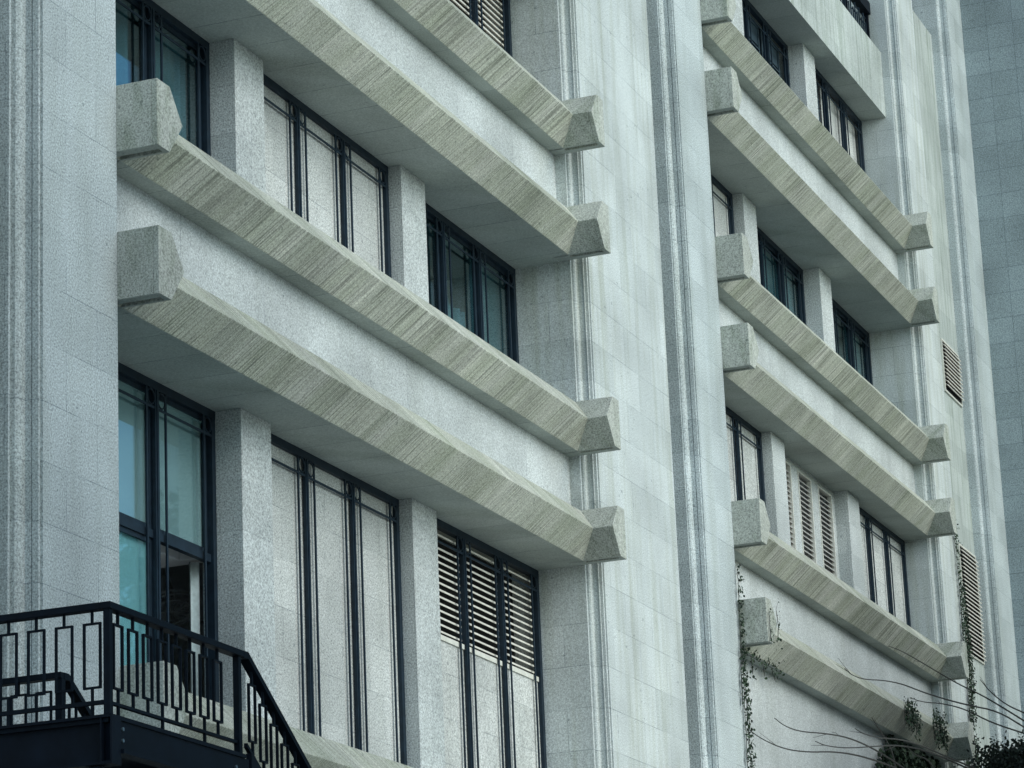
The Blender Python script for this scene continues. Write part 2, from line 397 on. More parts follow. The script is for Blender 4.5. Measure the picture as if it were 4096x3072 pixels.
        for i, (a, b) in enumerate(panes):
            for j in range(len(zs) - 1):
                lo, hi = zs[j] + (.036 if j else 0), zs[j + 1] - (.036 if j < len(zs) - 2 else 0)
                opened = spec and j == 0 and i == len(panes) - 1
                A, Bb = a + .031, b - .031
                y = yw + .032
                f = .026
                if opened:          # the sash is slid across behind its neighbour
                    continue
                bm = nb()
                box(bm, A, A + f, y, y + .027, lo, hi); box(bm, Bb - f * 1.5, Bb, y, y + .027, lo, hi)
                box(bm, A + f, Bb - f * 1.5, y, y + .027, lo, lo + .04); box(bm, A + f, Bb - f * 1.5, y, y + .027, hi - .04, hi)
                s = obj('sash', bm, M['metal'], W)
                bm = nb(); box(bm, A + f, Bb - f * 1.5, y + .014, y + .020, lo + .04, hi - .04)
                obj('pane', bm, M['glasspale'] if spec else M['glass'], s if False else W)
        # room behind
        bm = nb(); x0, x1, y0, y1 = xa - .3, xb + (3.0 if spec else .2), yw + .35, 15.5
        box(bm, x0, x1, y1, y1 + .1, z0 - .2, z1 + .2); box(bm, x0 - .1, x0, yw + .2, y1, z0 - .2, z1 + .2); box(bm, x1, x1 + .1, yw + .2, y1, z0 - .2, z1 + .2)
        box(bm, x0, x1, 12.6, y1, z1 + .001, z1 + .1); box(bm, x0, x1, 12.6, y1, z0 - .1, z0 - .001)
        obj('room', bm, M['room'], W)
    return W
def openings(bay):
    a, b = bay
    return [(a, a + PO[0][0]), (a + PO[0][1], a + PO[1][0]), (a + PO[1][1], b)]
O1 = openings(B1); O2 = openings(B2)
# left bay
z0, z1 = 3.985 + BH, 7.375
pilasters(B1, z0, z1, 11.54, 11.93)
W_FAN = window('glass', *O1[0], z0, z1, 11.80, spec=6.066)
window('blind', *O1[1], z0, z1, 11.69); window('half', *O1[2], z0, z1, 11.665, spec=6.19)
z0, z1 = 8.58 + BH, 10.80
pilasters(B1, z0, z1, 11.54, 12.6)
WA1 = window('glass', *O1[0], z0, z1, 11.80); window('blind', *O1[1], z0, z1, 11.69); window('glass', *O1[2], z0, z1, 11.78, pitch=1.0)
z0, z1 = 12.04 + BH, 14.245
pilasters(B1, z0, z1, 11.54, 12.6)
window('louvre', *O1[0], z0, z1, 11.72); window('blind', *O1[1], z0, z1, 11.69); window('louvre', *O1[2], z0, z1, 11.70, pitch=1.0)
z0, z1 = 15.49 + BH, ZBAND
pilasters(B1, z0, z1, 11.54, 12.6)
window('glass', *O1[0], z0, z1, 11.80); window('blind', *O1[1], z0, z1, 11.69); window('glass', *O1[2], z0, z1, 11.80)
# right bay
z0, z1 = 8.595 + BH, 10.84
pilasters(B2, z0, z1, 11.36, 12.6)
window('blind', *O2[0], z0, z1, 11.51, pitch=1.03)
window('blind', *O2[2], z0, z1, 11.49, pitch=1.03)
# the middle opening of this floor is a stone panel with three tall narrow vents
YV = 11.56
vents = [(40.0, 40.65), (41.0, 41.645), (42.0, 42.685)]
vz1 = 10.75
bm = nb()
cur = O2[1][0]
for a, b in vents:
    box(bm, cur, a, YV, 12.3, z0, z1); box(bm, a, b, YV, 12.3, vz1, z1); cur = b
box(bm, cur, O2[1][1], YV, 12.3, z0, z1)
VP = obj('vent_panel', bm, M['pilaster'], BLD)
def vent(name, x0, x1, zb, zt, y, par, fw=.028):
    bm = nb()
    box(bm, x0, x0 + fw, y - .012, y + .05, zb, zt); box(bm, x1 - fw, x1, y - .012, y + .05, zb, zt)
    box(bm, x0 + fw, x1 - fw, y - .012, y + .05, zt - fw, zt); box(bm, x0 + fw, x1 - fw, y - .012, y + .05, zb, zb + fw)
    V = obj(name, bm, M['ventframe'], par)
    return V
for a, b in vents:
    V = vent('vent', a, b, z0 - .002, vz1, YV, VP)
    # depth limit thing > part > sub-part: blades and backing join the vent frame mesh
    bm = nb(); bm.from_mesh(V.data); 
    for v in bm.verts: v.co.z -= H
    n0 = len(bm.faces)
    slats(bm, a + .03, b - .03, z0, vz1 - .06, YV + .012, pitch=.0715, dep=.045)
    n1 = len(bm.faces)
    box(bm, a, b, YV + .16, YV + .18, z0, vz1)
    bm.faces.ensure_lookup_table()
    for i, f in enumerate(bm.faces):
        f.material_index = 0 if i < n0 else (1 if i < n1 else 2)
    for v in bm.verts: v.co.z += H
    V.data.materials.append(M['ventslat']); V.data.materials.append(M['slatgap'])
    bmesh.ops.recalc_face_normals(bm, faces=bm.faces)
    bm.to_mesh(V.data); bm.free()
z0, z1 = 12.02 + BH, 14.25
pilasters(B2, z0, z1, 11.54, 12.6)
window('blind', *O2[0], z0, z1, 11.70); window('glass', *O2[1], z0, z1, 11.80); window('glass', *O2[2], z0, z1, 11.80)
z0, z1 = 15.49 + BH, ZBAND
pilasters(B2, z0, z1, 11.54, 12.6)
window('blind', *O2[0], z0, z1, 11.70); window('shutter', *O2[1], z0, z1, 11.79); window('mixed', *O2[2], z0, z1, 11.66)
# two louvred vents in the far stone infill
for (a, b, zb, zt, lab) in ((49.09, 50.26, 13.87, 14.78, 'short louvred vent high on the right infill'), (49.13, 50.29, 9.49, 11.31, 'tall louvred vent low on the right infill')):
    V = vent('louvred_vent', a, b, zb, zt, FR + .235, BLD, .03); V['label'] = lab
    bm = nb(); slats(bm, a + .03, b - .03, zb + .03, zt - .06, FR + .19, pitch=.0685, dep=.045); obj('louvre_slats', bm, M['slat'], V)
    bm = nb(); box(bm, a + .02, b - .02, FR + .243, FR + .249, zb + .02, zt - .02); obj('louvre_backing', bm, M['slatgap'], V)
# balcony railing above the band
def greek(bm, x0, x1, y, z0, z1):
    w = .5; x = x0
    while x < x1:
        e = min(x + w, x1)
        for k in range(4):
            xx = x + .05 + k * .12
            if xx < e: box(bm, xx, xx + .018, y, y + .018, z0 + .05 + (k % 2) * .12, z1 - .05 - ((k + 1) % 2) * .12)
        for k, zz in enumerate((z0 + .06, z0 + .2, z1 - .2, z1 - .08)):
            box(bm, x + .06 + (k % 2) * .1, min(x + .3 + (k % 2) * .12, e), y + .019, y + .035, zz, zz + .018)
        x += w
    box(bm, x0, x1, y + .036, y + .05, z0, z0 + .03)
for bay in (B1, B2):
    bm = nb(); box(bm, bay[0], bay[1] - .01, 11.36, 11.50, 19.60, 19.80)
    BR = obj('balcony_railing', bm, M['black'], BLD)
    bm = nb(); x = bay[1] - .06
    while x > bay[0]: box(bm, x, x + .05, 11.40, 11.46, 18.92, 19.6); x -= 1.3
    obj('post', bm, M['black'], BR)
    bm = nb(); greek(bm, bay[0] + .1, bay[1] - .1, 11.41, 18.93, 19.58); obj('fretwork', bm, M['metal'], BR)
bm = nb(); box(bm, 47.92, 50.33, 11.55, 11.65, 21.3, 21.42)
BR = obj('balcony_railing', bm, M['black'], BLD)
bm = nb(); greek(bm, 47.95, 50.3, 11.58, 20.63, 21.29); box(bm, 50.27, 50.33, 11.57, 11.64, 20.62, 21.3); obj('fretwork', bm, M['metal'], BR)

# ---- things inside the windows
def curtain(xa, xb, y, z0, z1, label, mat='cloth', amp=.03, per=.16, group=None):
    bm = nb(); n = int((xb - xa) / .02); top = []; bot = []
    for i in range(n + 1):
        x = xa + (xb - xa) * i / n
        yy = y + amp * math.sin(2 * math.pi * x / per) + amp * .5 * math.sin(2 * math.pi * x / (per * 2.7) + 1)
        top.append((x, yy)); bot.append((x, yy * 1.0))
    for s in range(n):
        a, b = top[s], top[s + 1]
        v = [bm.verts.new((a[0], a[1], z0)), bm.verts.new((b[0], b[1], z0)), bm.verts.new((b[0], b[1], z1)), bm.verts.new((a[0], a[1], z1))]
        bm.faces.new(v)
    bmesh.ops.remove_doubles(bm, verts=bm.verts, dist=1e-4)
    r = bmesh.ops.solidify(bm, geom=bm.faces[:], thickness=.004)
    o = obj('curtain', bm, M[mat], None, smooth=True)
    o['label'] = label; o['category'] = 'curtain'
    if group: o['group'] = group
    return o
curtain(20.5, 22.3, 11.95, 9.15, 10.72, 'sheer grey curtain at the left of the upper left window', group='curtains behind the glass windows')
curtain(22.55, 23.4, 11.95, 9.15, 10.72, 'sheer grey curtain drawn behind the right pane of the upper left window', group='curtains behind the glass windows')
curtain(29.15, 29.75, 11.95, 9.15, 10.0, 'pale curtain in the upper window beside the wide stained pier', group='curtains behind the glass windows')
curtain(40.2, 42.6, 11.95, 12.6, 14.2, 'pale curtain in the middle window of the right bay', group='curtains behind the glass windows')
curtain(44.4, 46.4, 11.95, 12.6, 13.5, 'half-height pale curtain in the window at the right end of the right bay', group='curtains behind the glass windows')
def blind(xa, xb, y, z0, z1, label, mat='blind'):
    bm = nb(); box(bm, xa, xb, y, y + .012, z0, z1); cyl(bm, (xa, y, z1 + .02), (xb, y, z1 + .02), .022)
    o = obj('roller_blind', bm, M[mat]); o['label'] = label; o['category'] = 'blind'; o['group'] = 'pale roller blinds in the lower left window'
blind(20.4, 22.40, 11.87, 4.56, 6.02, 'pale turquoise roller blind behind the lower left pane above the stair landing', 'blindpale')
blind(20.4, 22.40, 11.87, 6.12, 7.25, 'pale roller blind behind the upper left pane above the transom')
blind(22.48, 23.46, 11.87, 6.12, 7.25, 'pale roller blind behind the upper right pane above the transom')
def shade(xa, xb, z0, z1, label):
    bm = nb(); box(bm, xa, xb, 11.93, 11.942, z0, z1); cyl(bm, (xa, 11.94, z1 + .02), (xb, 11.94, z1 + .02), .02)
    o = obj('roller_blind', bm, M['shade']); o['label'] = label; o['category'] = 'blind'; o['group'] = 'grey roller blinds in the navy framed windows'
shade(29.86, 30.84, 9.2, 10.70, 'grey roller blind behind the pane beside the wide stained pier, second window row up')
shade(42.0 - .28, 42.78, 12.7, 14.1, 'grey roller blind in a right bay window between two stone pilasters')
shade(45.5, 46.45, 13.2, 14.1, 'half-lowered grey roller blind, right pane of the rightmost glass window')
shade(43.45, 44.4, 12.8, 14.1, 'long grey roller blind, left pane of the rightmost glass window')
bm = nb(); box(bm, 22.55, 23.60, 12.104, 12.5, 6.075, 7.3); box(bm, 23.412, 23.60, 11.95, 12.1035, 6.075, 7.3)
o = obj('air_duct', bm, M['duct'], None, bevel=.01); o['label'] = 'white boxed bulkhead under the ceiling inside the open lower window'; o['category'] = 'duct'
curtain(23.40, 23.50, 11.98, 4.6, 6.05, 'narrow grey curtain gathered at the right of the open lower window', per=.09)
# wall fan
fan = root('wall_fan', (24.5, 12.75, H + 5.7), 'grey caged fan with its motor tilted up inside the open lower window', 'fan')
bm = nb(); cc = Vector((24.48, 12.75, 5.93)); ax = Vector((-.25, -.35, -.9)).normalized(); u = ax.cross(Vector((0, 1, 0))).normalized(); v = ax.cross(u)
def circ(c, r, n=28): return [tuple(c + (u * math.cos(2 * math.pi * k / n) + v * math.sin(2 * math.pi * k / n)) * r) for k in range(n)]
for d, r in ((0, .26), (.03, .255), (-.03, .24), (.05, .18), (-.05, .14)): tube(bm, circ(cc + ax * d, r), .006, 5, closed=True)
for k in range(20):
    a = 2 * math.pi * k / 20; dv = u * math.cos(a) + v * math.sin(a)
    tube(bm, [cc - ax * .06 + dv * .04, cc - ax * .04 + dv * .2, cc + dv * .26, cc + ax * .05 + dv * .18, cc + ax * .06 + dv * .03], .0035, 4)
obj('cage', bm, M['fan'], fan)
bm = nb(); cyl(bm, cc - ax * .07, cc - ax * .30, .07, 20); tube(bm, [cc - ax * .30, cc - ax * .33], .06, 20, .6); obj('motor', bm, M['fan'], fan, smooth=False)
bm = nb()
for k in range(4):
    a = math.pi / 2 * k; d0 = u * math.cos(a) + v * math.sin(a); d1 = u * math.cos(a + .8) + v * math.sin(a + .8)
    vs = [bm.verts.new(cc + d0 * .05), bm.verts.new(cc + d0 * .22 - ax * .02), bm.verts.new(cc + d1 * .22 + ax * .03), bm.verts.new(cc + d1 * .06 + ax * .01)]
    bm.faces.new(vs)
bmesh.ops.solidify(bm, geom=bm.faces[:], thickness=.004); obj('blades', bm, M['fan'], fan)
bm = nb(); tube(bm, [cc - ax * .18, cc - ax * .16 + Vector((.22, .05, -.02)), Vector((25.2, 12.9, 5.98)), Vector((26.4, 12.9, 5.98))], .018, 8); obj('arm', bm, M['fan'], fan)

# ------------------------------------------------------------------ landing and stair
X0, X1, YF, YI, ZD, ZR_ = 16.489, 18.262, 9.0, 10.33, 3.40, 4.085
LAND = root('steel_landing', (17.4, 10, 0), 'black steel stair landing with fretted railings in front of the left pier and window', 'landing')
bm = nb()
box(bm, X0 + .02, X1, YF + .02, 11.0 - .016, ZD - .045, ZD - .02)
obj('deck', bm, M['black'], LAND)
def ibeam_x(bm, x0, x1, y, zt, zb, w=.10):
    box(bm, x0, x1, y, y + w, zt - .018, zt); box(bm, x0, x1, y, y + w, zb, zb + .018); box(bm, x0, x1, y + w / 2 - .006, y + w / 2 + .006, zb + .018, zt - .018)
def ibeam_y(bm, y0, y1, x, zt, zb, w=.10):
    box(bm, x, x + w, y0, y1, zt - .018, zt); box(bm, x, x + w, y0, y1, zb, zb + .018); box(bm, x + w / 2 - .006, x + w / 2 + .006, y0, y1, zb + .018, zt - .018)
bm = nb(); box(bm, X0 + .12, X1 + .10, YF, YF + .022, ZD - .20, ZD - .026); box(bm, X0 + .12, X1 + .10, YF - .03, YF + .06, ZD - .226, ZD - .2005)
box(bm, X0 + .12, X1 + .04, YF - .012, YF + .06, ZD - .0255, ZD); obj('front_beam', bm, M['fascia'], LAND)
bm = nb(); ibeam_y(bm, YF, 10.98, X0, ZD, ZD - .30, .118); box(bm, X0 - .0, X0 + .118, YF - .012, YF - .001, ZD - .30, ZD); box(bm, X0 + .004, X0 + .05, YF + .06, YF + .07, ZD - .28, ZD - .019)
obj('side_beam', bm, M['fascia'], LAND)
for x, z in ((X0 + .15, ZD - .075), (X0 + .15, ZD - .145), (X1 - .10, ZD - .10), (X1 + .07, ZD - .11)):
    bm = nb(); cyl(bm, (x, YF - .012, z), (x, YF - .0005, z), .012, 10); obj('bolt', bm, M['bolt'], LAND)
bm = nb(); ibeam_y(bm, YF + .07, 10.98, X1 - .02, ZD - .05, ZD - .30, .1); obj('end_beam', bm, M['fascia'], LAND)
bm = nb()
for x in (X0 + .06, X1 + .02): box(bm, x - .05, x + .05, YF + .08, YF + .18, ZB, ZD - .31)
obj('column', bm, M['black'], LAND)
def fret(bm, P, du, n_pitch, length, z0, z1, slope=0.0, w=.115, start=.07, t=.0125):
    """rectangular loops hung between the rails; P maps (u, z, thickness offset) to boxes along the railing direction"""
    u = start; s = 0
    while u + w < length - .02:
        dz = -slope * (u + w / 2)
        a, b = u, u + w
        zt, zb = z1 - .115 + dz, z0 + .165 + dz
        zt2 = slope * w / 2
        P(bm, a, a + t, zb + zt2, zt + zt2); P(bm, b - t, b, zb - zt2, zt - zt2)
        P(bm, a + t, b - t, zt - t - zt2 * .0, zt); P(bm, a + t, b - t, zb, zb + t)
        m = (a + b) / 2
        P(bm, m - .0065, m + .0065, zt, z1 - .03 + dz); P(bm, m - .0065, m + .0065, z0 + .085 + dz - .0, zb)
        if s % 3 == 0: P(bm, m - .008, m + .008, z0 + dz, z0 + .065 + dz)
        s += 1; u += n_pitch
    return
# front railing (along x)
RF = (X0 + .035, X1 - .03)
bm = nb(); box(bm, X0 - .01, X1 + .035, YF - .012, YF + .062, ZR_ - .042, ZR_); FRR = obj('front_railing', bm, M['black'], LAND, bevel=.003)
bm = nb(); box(bm, RF[0], RF[1], YF + .012, YF + .040, ZD + .065, ZD + .084)
def PX(x_off, y): 
    return lambda b, a, c, za, zb: box(b, x_off + a, x_off + c, y, y + .018, za, zb)
fret(bm, PX(X0 + .035, YF + .016), 1, .1905, X1 - X0 - .06, ZD, ZR_, start=.055, w=.122)
obj('fretwork', bm, M['black'], FRR)
for x in (X0, X1 - .03):
    bm = nb(); box(bm, x - .0, x + .042 , YF - .0, YF + .042, ZD + .001, ZR_ - .0425); obj('post', bm, M['black'], FRR)
# side railing (along y)
bm = nb(); box(bm, X0 - .012, X0 + .062, YF + .0625, 10.985, ZR_ - .042, ZR_); SRR = obj('side_railing', bm, M['black'], LAND, bevel=.003)
bm = nb(); box(bm, X0 + .012, X0 + .038, YF + .05, 10.98, ZD + .065, ZD + .09)
def PY(y_off, x): return lambda b, a, c, za, zb: box(b, x, x + .018, y_off + a, y_off + c, za, zb)
fret(bm, PY(YF + .05, X0 + .016), 1, .193, 1.93, ZD, ZR_, start=.02, w=.122)
obj('fretwork', bm, M['black'], SRR)
# railing on the far side of the stair opening
bm = nb(); box(bm, X1 - .012, X1 + .062, YI, 10.985, ZR_ - .042, ZR_); IRR = obj('inner_railing', bm, M['black'], LAND, bevel=.003)
bm = nb(); box(bm, X1 + .012, X1 + .038, YI + .05, 10.98, ZD + .065, ZD + .09)
fret(bm, PY(YI + .06, X1 + .016), 1, .193, .62, ZD, ZR_, start=.03, w=.122); obj('fretwork', bm, M['black'], IRR)
bm = nb(); box(bm, X1, X1 + .05, YI, YI + .05, ZD + .001, ZR_ - .0425); obj('post', bm, M['black'], IRR)

STAIR = root('steel_stair', (20, 9.6, 0), 'black steel stair flight with fretted railing running down right from the landing', 'stairs')
SL = .679; XL = 24.6
def sloped(bm, x0, x1, y0, y1, zt, th, bev=0):
    prism(bm, [(x0, zt - SL * 0), (x1, zt - SL * (x1 - x0)), (x1, zt - SL * (x1 - x0) - th), (x0, zt - th)], 'y', y0, y1)
XS = X1 + .10
for y0, nm in ((YF, 'near'), (YI + .01, 'far')):
    bm = nb(); sloped(bm, XS, XL, y0 - .012, y0 + .055, ZR_, .046)
    box(bm, X1 + .0355, XS, y0 - .012, y0 + .055, ZR_ - .046, ZR_)
    RL = obj('handrail', bm, M['black'], STAIR)
    bm = nb(); u = 0.05; s = 0
    while XS + u + .12 < XL:
        w = .105; a = XS + u; b = a + w; m = (a + b) / 2
        tz = lambda x: ZR_ - SL * (x - XS)
        P = lambda p, q, za, zb: box(bm, p, q, y0 + .012, y0 + .03, za, zb)
        zt = tz(m) - .125; zb = zt - .39
        P(a, a + .0125, zb, zt); P(b - .0125, b, zb, zt); P(a + .0125, b - .0125, zt - .0125, zt); P(a + .0125, b - .0125, zb, zb + .0125)
        P(m - .008, m + .008, zt, tz(m) - .04); P(m - .008, m + .008, zb - .10, zb)
        s += 1; u += .162
    sloped(bm, XS, XL, y0 + .008, y0 + .034, ZR_ - .60, .028)
    obj('fretwork', bm, M['black'], RL)
    bm = nb(); sloped(bm, XS + .02, XL, y0 - .01, y0 + .03, ZD + .02, .26); obj('stringer', bm, M['fascia'], STAIR)
bm = nb(); k = 0; x = XS + .05
while x < XL - .2:
    box(bm, x, x + .24, YF + .031, YI - .001, ZD - .12 - k * .24 * SL, ZD - .09 - k * .24 * SL); x += .24; k += 1
obj('treads', bm, M['black'], STAIR)

# ------------------------------------------------------------------ plants
def leaf(bm, p, s, nrm=None, flat=.5):
    d = Vector((random.gauss(0, 1), random.gauss(0, 1), random.gauss(0, 1)))
    if nrm is not None: d = Vector(nrm) + d * flat
    d.normalize(); a = d.cross(Vector((random.random() - .5, random.random() - .5, random.random()))).normalized(); b = d.cross(a)
    pts = [(-.1, -.9), (.55, -.35), (.62, .25), (.0, 1.0), (-.62, .25), (-.55, -.35)]
    vs = [bm.verts.new(Vector(p) + (a * q[0] + b * q[1]) * s + d * (abs(q[0]) * .25 * s)) for q in pts]
    bm.faces.new(vs)
def vine(label, paths, y, dens, size, spread, name='ivy_vine', group='ivy vines climbing the stone', extra=None):
    zmin = min(p[-1][1] if p[-1][1] < p[0][1] else p[0][1] for p in paths); xm = paths[0][0][0]
    r_ = root(name, (xm, y, H + zmin), label, 'ivy', group)
    st = nb(); lf = nb()
    for path in paths:
        pts = []
        for i in range(len(path) - 1):
            a, b = path[i], path[i + 1]; L = math.hypot(b[0] - a[0], b[1] - a[1]); n = max(2, int(L / .06))
            for k in range(n):
                t = k / n; pts.append(Vector((a[0] + (b[0] - a[0]) * t + random.gauss(0, .008), y - .01, a[1] + (b[1] - a[1]) * t)))
        tube(st, pts, .006, 5, .6)
        wmul = path[0][2] if len(path[0]) > 2 else 1
        for q in pts:
            for _ in range(dens):
                leaf(lf, q + Vector((random.gauss(0, spread * wmul), -abs(random.gauss(0, .03)) - .004, random.gauss(0, .05))), size * random.uniform(.6, 1.4), (0, -1, .3), .7)
            if random.random() < .35:
                side = random.choice((-1, 1)); e = q + Vector((side * random.uniform(.03, .09) * (1 + spread * 8), -.015, random.uniform(.02, .12)))
                tube(st, [q, e], .003, 4, .5)
                for _ in range(3): leaf(lf, e + Vector((random.gauss(0, .012), -.01, random.gauss(0, .015))), size * .8, (0, -1, .3), .8)
    obj('stem', st, M['twig'], r_); obj('foliage', lf, M['leaf'], r_)
vine('thin ivy vine climbing the corner of the middle pier beneath the lowest angular bracket', [[(35.90, 4.6), (35.86, 5.9), (35.90, 6.6), (35.93, 7.3)], [(36.05, 5.2), (35.98, 6.2), (35.97, 7.0)], [(35.80, 6.6), (35.90, 7.4), (35.94, 8.35)]], FR - .02, 7, .021, .020)
vine('ivy hanging along the underside of the lowest beam beside the middle pier', [[(36.05, 7.33), (36.9, 7.33), (37.9, 7.33)], [(36.15, 7.30), (36.2, 7.12)], [(36.6, 7.31), (36.66, 7.05)], [(37.1, 7.31), (37.16, 7.10)], [(37.5, 7.31), (37.6, 7.14)]], 11.08, 3, .022, .02)
vine('ivy edging the lowest bracket next to the middle pier', [[(36.0, 7.375), (36.2, 7.37)], [(36.27, 7.40), (36.36, 7.6), (36.27, 7.88)], [(36.0, 7.38), (36.0, 7.8)]], 10.63, 2, .02, .012)
for cx_, lab_ in ((43.25, 'leafy ivy clump trailing over the lowest beam near its right end, farther from the bracket'), (44.9, 'leafy ivy clump trailing over the lowest beam right beside its end bracket')):
    vine(lab_, [[(cx_ + .085 * k + random.uniform(-.03, .03), 7.37 + random.uniform(0, .1)), (cx_ + .085 * k + random.uniform(-.05, .05), 7.6), (cx_ + .085 * k, 7.80 + random.uniform(-.06, .12))] for k in range(9)], 10.87, 7, .022, .03)
vine('dense dark ivy curtain hanging on the wall under the right end of the lowest beam', [[(42.7 + .17 * k + (.0 if k > 5 else .25), 4.5), (42.75 + .17 * k, 7.33 - (.0 if k > 3 else .12 * (4 - k)))] for k in range(21)], 11.2, 8, .045, .08)
vine('ivy climbing the narrow right pier beside the tall louvred vent', [[(47.72, 7.6), (47.75, 8.6), (47.72, 9.6, )], [(47.95, 8.2), (47.98, 9.3), (47.85, 10.4)], [(48.05, 8.6), (48.05, 9.8)], [(47.85, 8.0), (47.9, 9.9)], [(47.72, 9.4), (47.74, 10.4), (47.7, 11.5)]], FR - .03, 8, .022, .03)
vine('dark ivy at the foot of the narrow right pier below the bracket', [[(47.2 + .18 * k, 5.0), (47.3 + .17 * k, 7.9 + .1 * (k % 2))] for k in range(5)], FR - .03, 4, .035, .06)

BR_ = [[(37.234,9.49,7.39),(37.891,9.51,7.45),(38.757,9.53,7.485),(40.07,9.55,7.515),(41.193,9.57,7.548),(42.663,9.59,7.627),(44.206,9.61,7.661),(45.441,9.63,7.685)],
[(36.014,9.735,6.941),(36.371,9.755,6.92),(37.023,9.775,6.969),(38.1,9.795,7.133),(39.136,9.815,7.249),(40.119,9.835,7.311),(41.416,9.855,7.418),(42.886,9.875,7.557),(44.972,9.895,7.783),(46.747,9.915,7.81)],
[(38.534,9.596,6.957),(39.347,9.616,7.023),(40.472,9.636,7.186),(41.91,9.656,7.32),(43.403,9.676,7.367),(45.674,9.696,7.537)],
[(33.101,9.783,5.913),(33.55,9.803,5.889),(34.242,9.823,5.928),(35.306,9.843,6.065),(36.42,9.863,6.179),(37.572,9.883,6.217),(38.616,9.903,6.203),(39.231,9.923,6.188)],
[(32.121,9.801,5.655),(32.719,9.821,5.622),(33.619,9.841,5.644),(34.642,9.861,5.751),(35.731,9.881,5.913),(36.866,9.901,6.033),(38.049,9.921,6.108),(38.894,9.941,6.145)],
[(33.158,9.352,5.619),(33.647,9.372,5.637),(34.648,9.392,5.751),(36.154,9.412,5.991),(37.143,9.432,6.141),(38.322,9.452,6.258),(39.549,9.472,6.328),(40.921,9.492,6.371)],
[(34.716,9.311,5.981),(35.159,9.331,5.982),(35.944,9.351,6.05),(37.152,9.371,6.204),(38.406,9.391,6.283),(39.718,9.411,6.324),(41.115,9.431,6.391)],
[(38.01,9.97,6.665),(38.431,9.99,6.568),(38.79,10.01,6.5),(39.141,10.03,6.388),(39.322,10.05,6.212)],
[(42.229,9.507,7.771),(42.897,9.527,7.701),(43.944,9.547,7.684),(45.192,9.567,7.759)],
[(37.82,9.487,6.202),(38.275,9.507,6.177),(38.92,9.527,6.227),(39.3,9.547,6.16)]]
TREE = root('bare_tree', (46.5, 8.6, 0), 'leafless tree reaching long thin drooping twigs across the lower right wall', 'tree')
bm = nb(); tube(bm, [(46.5, 8.6, ZB), (46.4, 8.7, 1.5), (46.6, 8.8, 3.6), (46.8, 9.0, 5.2)], .16, 10, .5)
obj('trunk', bm, M['twig'], TREE, smooth=True)
for p in BR_:
    bm = nb()
    e = Vector(p[-1]); j = Vector((46.8, 9.0, 5.2)); mid = e.lerp(j, .45) + Vector((.3, 0, .1))
    pts = [Vector(q) for q in p]
    # round the polyline off
    for _ in range(2):
        n = [pts[0]]
        for a, b in zip(pts[:-1], pts[1:]): n += [a.lerp(b, .25), a.lerp(b, .75)]
        n.append(pts[-1]); pts = n
    pts += [mid, j] if e.x < 46.6 else [Vector((47.6, 9.4, 7.0)), j]
    tube(bm, pts, .0045, 5, 3.2); 
    for _ in range(2):
        i_ = random.randint(3, max(4, len(pts) // 2)); q = pts[i_]; t_ = (pts[i_ - 2] - q); t_.normalize(); L_ = random.uniform(.3, .8); sg = random.choice((-1, 1))
        tube(bm, [q, q + t_ * L_ * .5 + Vector((0, 0, sg * .03)), q + t_ * L_ + Vector((0, 0, sg * .09 * L_))], .004, 4, .5)
    obj('branch', bm, M['twig'], TREE)
BUSH = root('evergreen_shade_tree', (43.0, 4.6, 0), 'dark bushy evergreen tree filling the lower right corner in front of the stone wing, its unseen crown added to shade the wall', 'tree')  # corner bush is in view; the big crown beyond is added to shade the wall
bm = nb(); tube(bm, [(43.0, 4.6, ZB), (43.0, 4.6, 3), (42.8, 4.4, 9.5)], .24, 10, .3)
obj('trunk', bm, M['twig'], BUSH)
bm = nb()
for i in range(26):
    a = i * 2.4; z = 1.5 + i * .2; L = 3.6 * (1 - abs(z - 4.5) / 8)
    tube(bm, [(43, 4.6, z), (43 + L * .5 * math.cos(a), 4.6 + L * .4 * math.sin(a), z + .5), (43 + L * math.cos(a), 4.6 + L * .7 * math.sin(a), z + .8)], .06, 6, .3)
obj('limbs', bm, M['twig'], BUSH)
bm = nb(); k = 0
while k < 1250:
    a = random.uniform(0, 2 * math.pi); q = random.random() ** .45; e = math.asin(random.uniform(-1, 1))
    c = Vector((42.6 + 6.0 * q * math.cos(a) * math.cos(e), 3.2 + 5.0 * q * math.sin(a) * math.cos(e), 6.0 + 5.9 * q * math.sin(e)))
    lim = 7.25 - .5 * abs(c.x - 44.4) + .22 * math.sin(c.x * 3.1)
    if k >= 110 and c.y > .205 * c.x - .5: continue
    if k < 110:
        c = Vector((random.uniform(42.7, 46.2), 0, 0)); c.y = c.x * random.uniform(.204, .224); c.z = random.uniform(5.4, 6.75 + .16 * (c.x - 42.7) + .12 * math.sin(c.x * 5))
    k += 1; near = c.y > .19 * c.x and c.z > 5.3
    for _ in range(260 if near else 46):
        leaf(bm, c + Vector((random.gauss(0, .17 if near else .2), random.gauss(0, .17), random.gauss(0, .11 if near else .15))), random.uniform(.02, .038) if near else random.uniform(.07, .13))
obj('crown', bm, M['leafdark'], BUSH)

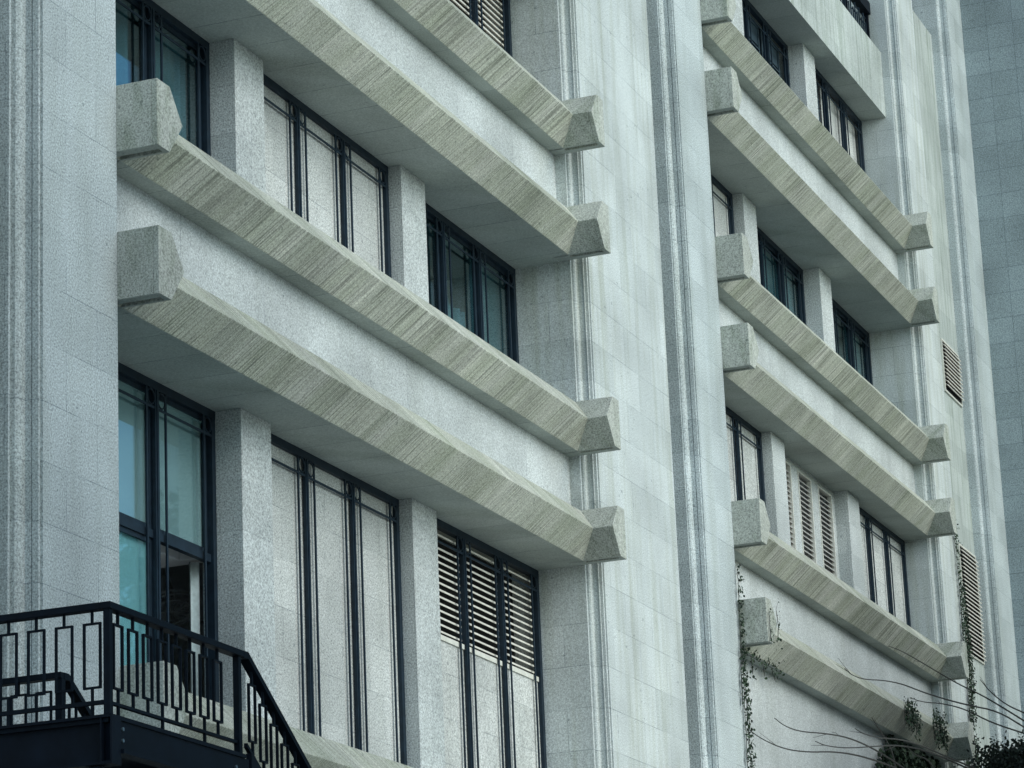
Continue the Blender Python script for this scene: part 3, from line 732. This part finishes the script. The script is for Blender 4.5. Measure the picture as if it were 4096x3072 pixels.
YT = root('added_shade_tree', (17, -1.6, 0), 'tall broad leafy tree, unseen, added on the forecourt to shade the left pier', 'tree')  # unseen tree, added only to darken the left pier
bm = nb(); tube(bm, [(17, -1.6, ZB), (17.05, -1.6, 2.5), (16.9, -1.5, 9)], .26, 12, .35); obj('trunk', bm, M['twig'], YT)
bm = nb()
for i in range(18):
    a = i * 2.4; z = 2.2 + i * .38; L = 3.1
    tube(bm, [(17, -1.55, z), (17 + L * .5 * math.cos(a), -1.55 + L * .5 * math.sin(a), z + .8), (17 + L * math.cos(a), -1.55 + L * math.sin(a), z + 1.3)], .07, 6, .3)
obj('limbs', bm, M['twig'], YT)
bm = nb()
for i in range(1350):
    a = random.uniform(0, 2 * math.pi); q = random.random() ** .45; e = math.asin(random.uniform(-1, 1))
    c = Vector((16.8 + 4.9 * q * math.cos(a) * math.cos(e), -1.2 + 4.0 * q * math.sin(a) * math.cos(e), 8.0 + 6.4 * q * math.sin(e)))
    if c.y > .2 * c.x - 1.3: continue
    for _ in range(42): leaf(bm, c + Vector((random.gauss(0, .24), random.gauss(0, .24), random.gauss(0, .18))), random.uniform(.07, .12))
obj('crown', bm, M['leafdark'], YT)

# ------------------------------------------------------------------ ground
bm = nb(); box(bm, -300, 300, -300, 300, ZB - .2, ZB); g = obj('ground', bm, M['ground']); g['kind'] = 'structure'

# ------------------------------------------------------------------ camera
cam = bpy.data.cameras.new('camera'); co = bpy.data.objects.new('camera', cam); COL.objects.link(co)
Rm = ((0.36922555, -0.92842676, -0.04118544), (0.24183413, 0.13877611, -0.96034236), (0.8973231, 0.34462289, 0.27576497))
right, down, fwd = (Vector(r) for r in Rm)
m4 = Matrix.Identity(4)
for i in range(3): m4[i][0] = right[i]; m4[i][1] = -down[i]; m4[i][2] = -fwd[i]
m4[2][3] = H
co.matrix_world = m4
cam.sensor_width = 36; cam.lens = 110.611; cam.clip_start = .1; cam.clip_end = 2000
S.camera = co

# ------------------------------------------------------------------ light
SUN_EL, SUN_AZ = 30, -14          # azimuth measured from -Y (square on to the facade) towards +X
d = Vector((math.sin(R(SUN_AZ)) * math.cos(R(SUN_EL)), -math.cos(R(SUN_AZ)) * math.cos(R(SUN_EL)), math.sin(R(SUN_EL))))
sl = bpy.data.lights.new('sun', 'SUN'); so = bpy.data.objects.new('sun', sl); COL.objects.link(so)
sl.energy = 2.25; sl.angle = R(55); sl.color = (1.0, .972, .90)
so.rotation_euler = d.to_track_quat('Z', 'Y').to_euler()
w = bpy.data.worlds.new('World'); S.world = w; w.use_nodes = True
nt = w.node_tree; nt.nodes.clear()
sky = nt.nodes.new('ShaderNodeTexSky'); sky.sky_type = 'NISHITA'; sky.sun_disc = False
sky.sun_elevation = R(SUN_EL); sky.sun_rotation = math.atan2(d.x, d.y)
bg = nt.nodes.new('ShaderNodeBackground'); bg.inputs[1].default_value = 0.125
o_ = nt.nodes.new('ShaderNodeOutputWorld'); tn = nt.nodes.new('ShaderNodeMix'); tn.data_type = 'RGBA'; tn.blend_type = 'MULTIPLY'; tn.inputs[0].default_value = 1; tn.inputs[7].default_value = (.65, .945, 1.03, 1)
nt.links.new(sky.outputs[0], tn.inputs[6]); nt.links.new(tn.outputs[2], bg.inputs[0]); nt.links.new(bg.outputs[0], o_.inputs[0])
S.view_settings.view_transform = 'Standard'; S.view_settings.look = 'None'; S.view_settings.exposure = 0.27; S.view_settings.gamma = 1
